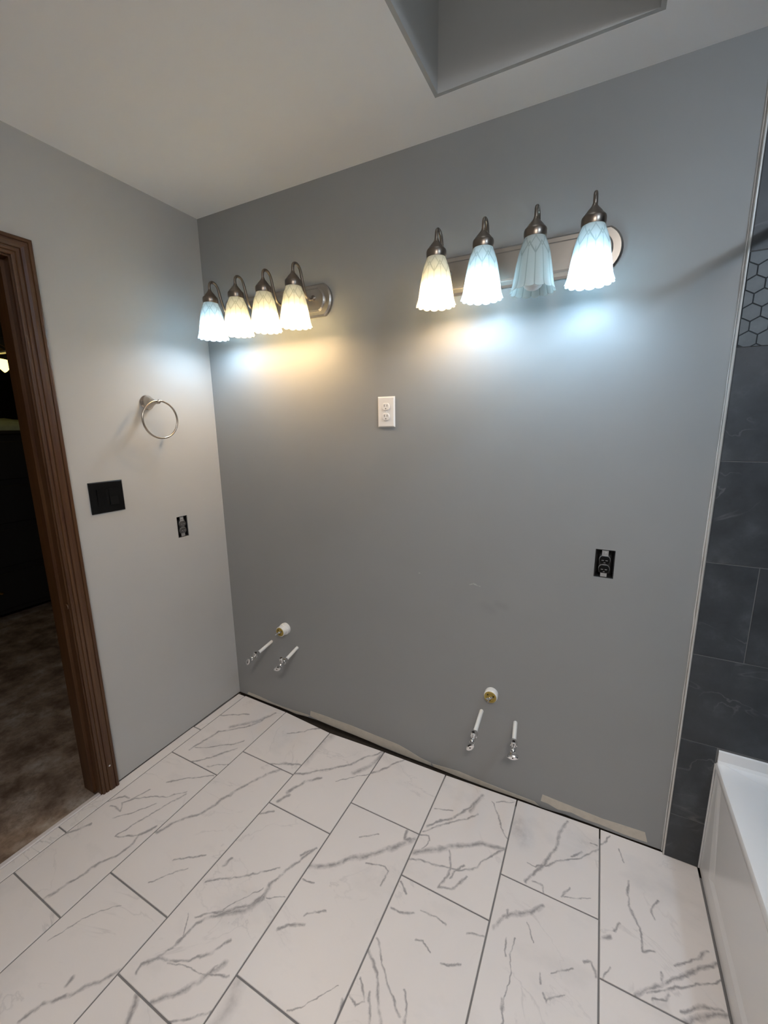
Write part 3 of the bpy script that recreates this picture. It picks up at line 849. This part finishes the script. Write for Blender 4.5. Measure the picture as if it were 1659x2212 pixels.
# ------------------------------------------------------------------ outlets and switch
def duplex(w=.0170, h=.0142, n=18):
    pts = []
    for i in range(n):
        a = 2 * PI * i / n
        pts.append((w * math.cos(a), max(-h, min(h, w * math.sin(a)))))
    return pts
out = empty('electrical_outlet', (.9985, 0, 1.5890))
tag(out, 'white duplex electrical outlet with white cover plate on the grey wall between the vanity lights', 'outlet')
m = MB()
hw, hh = .0385, .0610
m.prism([(-hw, -hh), (hw, -hh), (hw, hh), (-hw, hh)], lambda u, v, t: (u, -t, v), 0, .0062, .0042)
m.build('cover_plate', M['white_plastic'], out)
for zc in (.0205, -.0195):
    m = MB().prism(duplex(), lambda u, v, t: (u, -t, v + zc), .005, .0090, .0012)
    r = m.build('receptacle', M['white_plastic'], out)
    for (x, w, h, dz) in ((-.0062, .0011, .0043, .0042), (.0062, .0011, .0036, .0042)):
        MB().box(x - w, x + w, -.0093, -.0086, zc + dz - h, zc + dz + h).build('slot', M['slot'], r)
    MB().lathe([(.0022, .0086), (.0022, .0093)], axis_mat((0, 0, zc - .0075), (0, -1, 0)), 10).build('slot', M['slot'], r)
MB().lathe([(.0030, .0060), (.0026, .0072), (.0010, .0075)], axis_mat((0, 0, .0005), (0, -1, 0)), 12).build('screw', M['white_plastic'], out)

sw = empty('light_switch', (0, -.5760, 1.2610))
tag(sw, 'black double rocker light switch on the left wall beside the door casing', 'switch')
m = MB()
hw, hh = .0650, .0635
m.prism([(-hw, -hh), (hw, -hh), (hw, hh), (-hw, hh)], lambda u, v, t: (t, u, v), 0, .0068, .003)
m.build('cover_plate', M['black_plastic'], sw)
for s_ in (-1, 1):
    m = MB(); yc = s_ * .0230
    m.v = []
    up = s_ < 0
    # a rocker: two planes meeting at the middle
    a, b_ = (.0075, .0115) if up else (.0115, .0078)
    poly = [(-.0335, .005), (.0335, .005), (.0335, b_), (0.0, .0086), (-.0335, a)]
    m.prism(poly, lambda u, v, t: (v, t, u), yc - .0165, yc + .0165)
    m.build('rocker', M['black_plastic'], sw)

def bare_outlet(name, loc, rz, w, h, facemat, label):
    """uncovered receptacle in a recessed box; local: x along wall, -y into the room"""
    root = empty(name, loc, rz)
    tag(root, label, 'outlet')
    d = .055
    m = MB()
    e = .0012
    w2, h2 = w / 2 - e, h / 2 - e
    th = .0018
    m.box(-w2, w2, d - th, d, -h2, h2)
    m.box(-w2, -w2 + th, .0030, d - th, -h2, h2); m.box(w2 - th, w2, .0030, d - th, -h2, h2)
    m.box(-w2 + th, w2 - th, .0030, d - th, -h2, -h2 + th); m.box(-w2 + th, w2 - th, .0030, d - th, h2 - th, h2)
    m.build('wall_box', M['black_box'], root)
    sx = .0100
    st = MB()
    st.box(-sx, sx, .0030, .0045, .026, h2 - th - .0005); st.box(-sx, sx, .0030, .0045, -h2 + th + .0005, -.030)
    st.box(-.0060, .0060, .0030, .0045, -.031, .027)
    st.build('mounting_strap', M['strap'], root)
    MB().lathe([(.0042, -.0030), (.0036, -.0010), (.0012, -.0004)], axis_mat((.0012, .0004, .0385), (0, -1, 0)), 14).build('screw', M['strap'], root)
    MB().box(-.0165, .0165, .0046, .030, -.0335, .0325).build('receptacle_body', M['black_box'], root)
    for zc in (.0135, -.0185):
        r = MB().prism(duplex(.0168, .0138), lambda u, v, t: (u, t, v + zc), .0052, -.0025, .0014).build('receptacle', facemat, root)
        MB().prism(duplex(.0176, .0146), lambda u, v, t: (u, t, v + zc + .0006), .0054, .0012).build('rim', M['strap'], r)
        for x in (-.0060, .0060):
            MB().box(x - .0035, x + .0035, -.0030, -.0024, zc - .0015, zc + .0002).build('slot', M['strap'], r)
        MB().box(-.0028, .0028, -.0030, -.0024, zc - .0095, zc - .0080).build('slot', M['strap'], r)
    return root
bare_outlet('bare_outlet', ((OR[0] + OR[1]) / 2, 0, (OR[2] + OR[3]) / 2), 0, OR[1] - OR[0], OR[3] - OR[2], M['black_plastic'],
            'black outlet without a cover plate in the grey back wall near the tiled strip')
bare_outlet('bare_outlet', (0, (OL[0] + OL[1]) / 2, (OL[2] + OL[3]) / 2), PI / 2, OL[1] - OL[0], OL[3] - OL[2], M['spattered'],
            'paint-spattered outlet without a cover plate low on the left wall beside the corner')

# ------------------------------------------------------------------ towel ring
tr = empty('towel_ring', (0, -.357, 1.6455))
tag(tr, 'satin nickel towel ring on the left wall above the black switch', 'towel ring')
MB().lathe([(.0310, 0), (.0315, .004), (.0295, .007), (.0270, .009), (.0235, .020), (.0180, .034), (.0120, .048), (.0085, .060), (.0075, .068)],
           axis_mat((0, 0, 0), (1, 0, 0)), 32).build('wall_mount', M['nickel'], tr)
MB().lathe([(.0040, -.014), (.0085, -.011), (.0100, -.006), (.0100, .004), (.0080, .009), (.0040, .012)], axis_mat((.076, 0, .001), (1, 0, 0)), 20).build('hub', M['nickel'], tr)
MB().tube([(.080, .0795 * math.sin(a), -.0745 + .0795 * math.cos(a)) for a in [2 * PI * i / 64 for i in range(64)]], .0043, 12, True).build('ring', M['nickel'], tr)

# ------------------------------------------------------------------ drain stubs
def drain(loc, steps, rp, length, tilt, label):
    root = empty('drain_stub', loc)
    tag(root, label, 'pipe')
    d = Vector((tilt, -1, 0)).normalized()
    MB().lathe(steps, axis_mat((0, 0, 0), d), 36, True, False).build('pipe', M['pvc'], root)
    e = d * length
    pl = MB().lathe([(rp * .98, -.012), (rp * 1.06, .0012), (rp * 1.04, .0030), (rp * .80, .0036), (rp * .77, .0008), (rp * .45, .0006), (rp * .42, .0036), (rp * .2, .0040)], axis_mat(e, d), 32)
    plug = pl.build('test_plug', M['plug'], root)
    for k in range(3):
        a = .4 + k * 2 * PI / 3
        o_ = Vector((math.cos(a), 0, math.sin(a))) * rp * .60
        MB().lathe([(rp * .13, -.003), (rp * .13, .0005), (rp * .1, .0008)], axis_mat(e + o_ + d * .0014, d), 10).build('rib', M['slot'], plug)
    wn = MB().lathe([(.0045, 0), (.0052, .002), (.0052, .008), (.0040, .010)], axis_mat(e + d * .001, d), 12)
    wn.tube([e + d * .006 + Vector((-.013, -.002, -.008)), e + d * .005, e + d * .006 + Vector((.011, -.002, .006))], .003, 8, radii=[.0042, .0030, .0042])
    wn.build('wing_nut', M['chrome'], root)
    MB().lathe([(.0026, 0), (.0026, .022), (.0018, .024)], axis_mat(e + d * .008, d + Vector((-.12, 0, -.1))), 10).build('bolt', M['chrome'], root)
    return root
drain((.3865, 0, .4955), [(.0300, .0), (.0306, .004), (.0306, .016), (.0296, .020), (.0262, .0215), (.0258, .047), (.0235, .0485)], .0218, .0470, .02,
      'white capped drain stub nearest the corner, above the left pair of supply pipes')
drain((1.4690, 0, .4475), [(.0268, .0), (.0276, .004), (.0276, .020), (.0262, .0265), (.0240, .0285)], .0232, .0275, .02,
      'white capped drain stub nearest the tub, above the right pair of supply pipes')

# ------------------------------------------------------------------ supply stubs with stop valves
def hexprism(m, e, d, r, l):
    m.lathe([(r * .94, 0), (r, l * .08), (r, l * .92), (r * .94, l)], axis_mat(e, d), 6)
    for i in range(-18, 0): m.sm[i] = False
def supply(loc, d, L, roll, hroll, label):
    root = empty('supply_stub', loc)
    tag(root, label, 'pipe', 'water supply stubs on the grey wall')
    d = Vector(d).normalized()
    MB().lathe([(.0083, 0), (.0083, L + .004)], axis_mat((0, 0, 0), d), 20).build('pipe', M['pex'], root)
    side = d.cross(Vector((0, 0, 1))).normalized(); upv = side.cross(d)
    up = (upv * math.cos(roll) + side * math.sin(roll)).normalized()
    nut = MB(); hexprism(nut, d * L, d, .0135, .024); nut.build('compression_nut', M['chrome'], root)
    e = d * (L + .024)
    body = MB().lathe([(.0090, 0), (.0105, .003), (.0105, .030), (.0085, .034), (.0050, .036), (.0050, .052)], axis_mat(e, d), 20)
    vb = body.build('valve_body', M['chrome'], root)
    c = e + d * .014
    ou = MB().lathe([(.0080, 0), (.0080, .020), (.0098, .0205), (.0098, .0310), (.0088, .0320), (.0055, .0320), (.0052, .022), (.0010, .0215)], axis_mat(c, up), 18)
    ou.build('outlet_port', M['chrome'], vb)
    MB().lathe([(.0051, .0222), (.0050, .0228)], axis_mat(c, up), 12).build('bore', M['slot'], vb)
    # oval handle, fluted grip facing the room
    h0 = e + d * .046
    hu = (upv * math.cos(hroll) + side * math.sin(hroll)).normalized(); hs = d.cross(hu)
    n = 24
    hm = MB()
    pr = [(.0185 * math.cos(2 * PI * i / n) * (1 + .08 * math.cos(4 * PI * i / n)), .0100 * math.sin(2 * PI * i / n)) for i in range(n)]
    f = lambda u, v, t: tuple(h0 + hu * v + hs * u + d * t)
    hm.prism(pr, f, 0, .016, .003)
    hd = hm.build('handle', M['chrome'], root)
    MB().lathe([(.0032, 0), (.0024, .0008)], axis_mat(h0 + d * .0158, d), 10).build('screw', M['slot'], hd)
    return root
supply((.2800, 0, .3925), (.13, -1, -.02), .118, -.55, 1.1, 'white supply pipe with chrome valve, nearest the corner of the left pair')
supply((.4545, 0, .3995), (.19, -1, -.01), .115, .10, .4, 'white supply pipe with chrome valve, farther from the corner of the left pair')
supply((1.4300, 0, .3520), (.06, -1, .0), .135, -.05, .9, 'white supply pipe with chrome valve, farther from the tub of the right pair')
supply((1.5685, 0, .3450), (.13, -1, -.02), .104, .0, .1, 'white supply pipe with chrome valve, nearest the tub of the right pair')

# ------------------------------------------------------------------ bathtub
TX0, TX1, TY0, TY1, TZ = 2.2105, 2.9685, -1.535, -.0135, .4360
tub = empty('bathtub', (TX0, (TY0 + TY1) / 2, 0))
tag(tub, 'white bathtub with flat apron against the dark slate tile', 'bathtub')
tl = Vector(tub.location)
ap = MB()
# apron: flat face with a shallow recessed panel
ax = 0.004
def ring_(pts): 
    b = len(ap.v); ap.v += [tuple(Vector(p) - tl) for p in pts]; return list(range(b, b + 4))
o1 = ring_([(TX0 + ax, TY1, .001), (TX0 + ax, TY0, .001), (TX0 + ax, TY0, TZ - .012), (TX0 + ax, TY1, TZ - .012)])
i1 = ring_([(TX0 + ax, TY1 - .095, .075), (TX0 + ax, TY0 + .095, .075), (TX0 + ax, TY0 + .095, TZ - .035), (TX0 + ax, TY1 - .030, TZ - .035)])
i2 = ring_([(TX0 + ax + .0045, TY1 - .135, .100), (TX0 + ax + .0045, TY0 + .135, .100), (TX0 + ax + .0045, TY0 + .135, TZ - .050), (TX0 + ax + .0045, TY1 - .060, TZ - .050)])
bk = ring_([(TX0 + .05, TY1, .001), (TX0 + .05, TY0, .001), (TX0 + .05, TY0, TZ - .012), (TX0 + .05, TY1, TZ - .012)])
for A_, B_ in ((o1, i1), (i1, i2), (bk, o1)):
    for i in range(4):
        j = (i + 1) % 4
        ap.face((A_[i], A_[j], B_[j], B_[i]))
ap.face(i2); ap.face(bk)
ap.build('apron', M['tub'], tub)
# rim and basin: loops from the outer edge over the rolled edge down to the floor of the tub
rb = MB(); N = 64
def loop(x0, x1, y0, y1, rad, z):
    pts = []
    per = N // 4
    for ci, (cx, cy, a0) in enumerate(((x1 - rad, y1 - rad, 0), (x0 + rad, y1 - rad, PI / 2), (x0 + rad, y0 + rad, PI), (x1 - rad, y0 + rad, 1.5 * PI))):
        for i in range(per):
            a = a0 + (PI / 2) * i / (per - 1)
            pts.append((cx + rad * math.cos(a) - tl.x, cy + rad * math.sin(a) - tl.y, z))
    b = len(rb.v); rb.v += pts; return b
Ls = [loop(TX0 + .003, TX1, TY0, TY1, .002, TZ - .030), loop(TX0, TX1, TY0, TY1, .002, TZ - .024), loop(TX0, TX1, TY0, TY1, .002, TZ - .010), loop(TX0 + .003, TX1 - .003, TY0 + .003, TY1 - .0005, .003, TZ - .003),
      loop(TX0 + .010, TX1 - .008, TY0 + .008, TY1 - .001, .006, TZ),
      loop(TX0 + .095, TX1 - .070, TY0 + .085, TY1 - .105, .14, TZ), loop(TX0 + .108, TX1 - .082, TY0 + .098, TY1 - .118, .14, TZ - .006),
      loop(TX0 + .118, TX1 - .09, TY0 + .108, TY1 - .130, .14, TZ - .025), loop(TX0 + .150, TX1 - .115, TY0 + .20, TY1 - .165, .13, .14),
      loop(TX0 + .19, TX1 - .15, TY0 + .27, TY1 - .21, .11, .085), loop(TX0 + .24, TX1 - .2, TY0 + .33, TY1 - .26, .09, .075)]
for a, b in zip(Ls[:-1], Ls[1:]):
    for i in range(N):
        j = (i + 1) % N
        rb.face((a + i, a + j, b + j, b + i), True)
rb.face([Ls[-1] + i for i in range(N)])
rb.build('rim_and_basin', M['tub'], tub)
MB().prism([(TY1 + .0002 - tl.y, TZ - .004), (TY1 - .012 - tl.y, TZ - .001), (TY1 - .006 - tl.y, TZ + .008), (TY1 - .0045 - tl.y, TZ + .040), (TY1 + .0002 - tl.y, TZ + .043)],
           lambda u, v, t: (t, u, v), .004, TX1 - TX0 - .002).build('wall_flange', M['tub'], tub)
MB().tube([(TX0 + ax * .3 - tl.x, TY1 + .0005 - tl.y, zz) for zz in (.004, .1, .2, .3, .40, .425)], .003, 6).build('caulk_line', M['caulk'], tub)

# ------------------------------------------------------------------ added rear fill lamp; tub lamp and rod just outside the photograph, whose light and shadow it shows
def ceiling_lamp(name, x, y, r, dep, mat, label):
    root = empty(name, (x, y, H))
    tag(root, label, 'light')
    MB().lathe([(r + .022, 0), (r + .020, -.006), (r + .004, -.010), (r + .001, -.008), (r + .001, -.001)], Matrix(), 40).build('trim_ring', M['white_plastic'], root)
    MB().lathe([(r * math.cos(a_), -.008 - dep * math.sin(a_)) for a_ in [i_ * PI / 2.02 / 8 for i_ in range(9)]], Matrix(), 40).build('diffuser', mat, root)
ceiling_lamp('unseen_ceiling_light', 2.15, -2.22, .15, .05, M['lamp_fill'], 'added domed fill light on the ceiling behind the camera, toward the rear wall')
ceiling_lamp('unseen_ceiling_light', 2.62, -1.15, .060, .055, M['lamp_tub'], 'small domed ceiling light over the bathtub')
rod = empty('shower_rod', (2.26, -.767, 2.07))
tag(rod, 'curved satin nickel shower curtain rod over the bathtub edge', 'curtain rod')
RP = [(-.22 * 4 * s_ * (1 - s_), .767 - 1.517 * s_ - .012, 0) for s_ in [i / 40 for i in range(41)]]
MB().tube(RP, .0125, 14).build('rod', M['nickel'], rod)
MB().lathe([(.036, 0), (.036, .004), (.022, .014), (.0145, .03)], axis_mat((0, .7545, 0), (-.5, -1, 0)), 24).build('wall_flange', M['nickel'], rod)

# ------------------------------------------------------------------ things glimpsed in the bedroom
fan = empty('ceiling_fan', (-2.28, -.055, H - .049))
tag(fan, 'ceiling fan with brass housing and a lit glass shade in the dark bedroom', 'ceiling fan')
MB().lathe([(.07, .049), (.072, .035), (.03, .01), (.014, -.06), (.014, -.17), (.05, -.18), (.095, -.205), (.105, -.235), (.105, -.285), (.095, -.305), (.06, -.33), (.055, -.345)],
           axis_mat((0, 0, 0), (0, 0, 1)), 32).build('motor_housing', M['gold'], fan)
for k in range(5):
    a = k * 2 * PI / 5 + 1.30
    rot = Matrix.Rotation(a, 4, 'Z')
    b = MB()
    poly = [(.20, -.045), (.60, -.065), (.66, -.05), (.68, 0), (.66, .05), (.60, .065), (.20, .045)]
    b.prism(poly, lambda u, v, t: tuple(rot @ Vector((u, v, t + v * .2))), -.395, -.385)
    bl = b.build('blade', M['blade'], fan)
    b = MB()
    b.prism([(.08, -.012), (.25, -.03), (.25, .03), (.08, .012)], lambda u, v, t: tuple(rot @ Vector((u, v, t - .10 * max(0, min(1, (u - .08) / .1)) + v * .2))), -.283, -.277)
    b.build('blade_bracket', M['gold'], bl)
MB().lathe([(.05, -.34), (.06, -.36), (.06, -.39), (.03, -.41)], axis_mat((0, 0, 0), (0, 0, 1)), 24).build('light_hub', M['gold'], fan)
for k in range(3):
    a = k * 2 * PI / 3 + PI / 2
    d = Vector((math.cos(a), math.sin(a), -.55)).normalized()
    s0 = Vector((math.cos(a) * .05, math.sin(a) * .05, -.40))
    ln = MB().lathe([(.016, 0), (.018, .02), (.022, .03)], axis_mat(s0, d), 16).build('lamp_holder', M['gold'], fan)
    MB().lathe([(.020, .025), (.030, .045), (.040, .07), (.047, .095), (.050, .105), (.044, .10), (.016, .05)], axis_mat(s0, d), 24).build('lamp_glass', M['fan_glass'], fan)

pf = empty('picture_frame', (-3.998, .36, 1.92))
tag(pf, 'dark rectangular frame on the bedroom wall below the fan', 'picture')
q = MB()
q.box(0, .03, -.45, .55, .26, .30); q.box(0, .03, -.45, .55, -.30, -.26); q.box(0, .03, -.45, -.41, -.26, .26); q.box(0, .03, .51, .55, -.26, .26)
q.build('frame', M['dark_wood'], pf)
MB().box(.0, .012, -.41, .51, -.26, .26).build('panel', M['black_box'], pf)

dr = empty('dresser', (-2.75, .05, -.02))
tag(dr, 'tall dark dresser in the unlit bedroom beyond the doorway', 'dresser')
MB().bevel_box(-.25, .25, -.45, .55, .06, 1.52, .004).build('carcass', M['dark_wood'], dr)
MB().bevel_box(-.27, .27, -.47, .57, 1.52, 1.55, .004).build('top', M['dark_wood'], dr)
for i in range(4):
    z0 = .10 + i * .354
    d_ = MB().bevel_box(.25, .268, -.43, .53, z0, z0 + .30, .003).build('drawer', M['dark_wood'], dr)
    for yk in (-.2, .3):
        MB().lathe([(.008, 0), (.014, .012), (.012, .018), (.003, .020)], axis_mat((.268, yk, z0 + .15), (1, 0, 0)), 12).build('knob', M['gold'], d_)
for yk in (-.40, .50):
    for xk in (-.2, .2):
        MB().box(xk - .03, xk + .03, yk - .03, yk + .03, 0, .06).build('foot', M['dark_wood'], dr)
cl_ = MB()
n_, mseg = 18, 12
for i in range(n_ + 1):
    for j in range(mseg + 1):
        a = PI * i / n_; yv = -.42 + .92 * j / mseg
        bulge = .085 + .012 * math.sin(3.1 * yv * 5) + .006 * math.sin(i * 1.7 + j)
        cl_.v.append((.24 * math.cos(a), yv, 1.5305 + bulge * math.sin(a) ** .7 * (1 - .12 * (yv - .05) ** 2)))
for i in range(n_):
    for j in range(mseg):
        b = i * (mseg + 1) + j
        cl_.face((b, b + 1, b + mseg + 2, b + mseg + 1), True)
cl_.face([i * (mseg + 1) for i in range(n_ + 1)]); cl_.face([i * (mseg + 1) + mseg for i in reversed(range(n_ + 1))])
cl_.face([0] + [j for j in range(1, mseg + 1)] + [n_ * (mseg + 1) + j for j in reversed(range(mseg + 1))])
ob = cl_.build('folded_blanket', M['green_cloth'], None, (-2.75, .05, 0))
tag(ob, 'dark green blanket folded on top of the tall dresser', 'blanket')
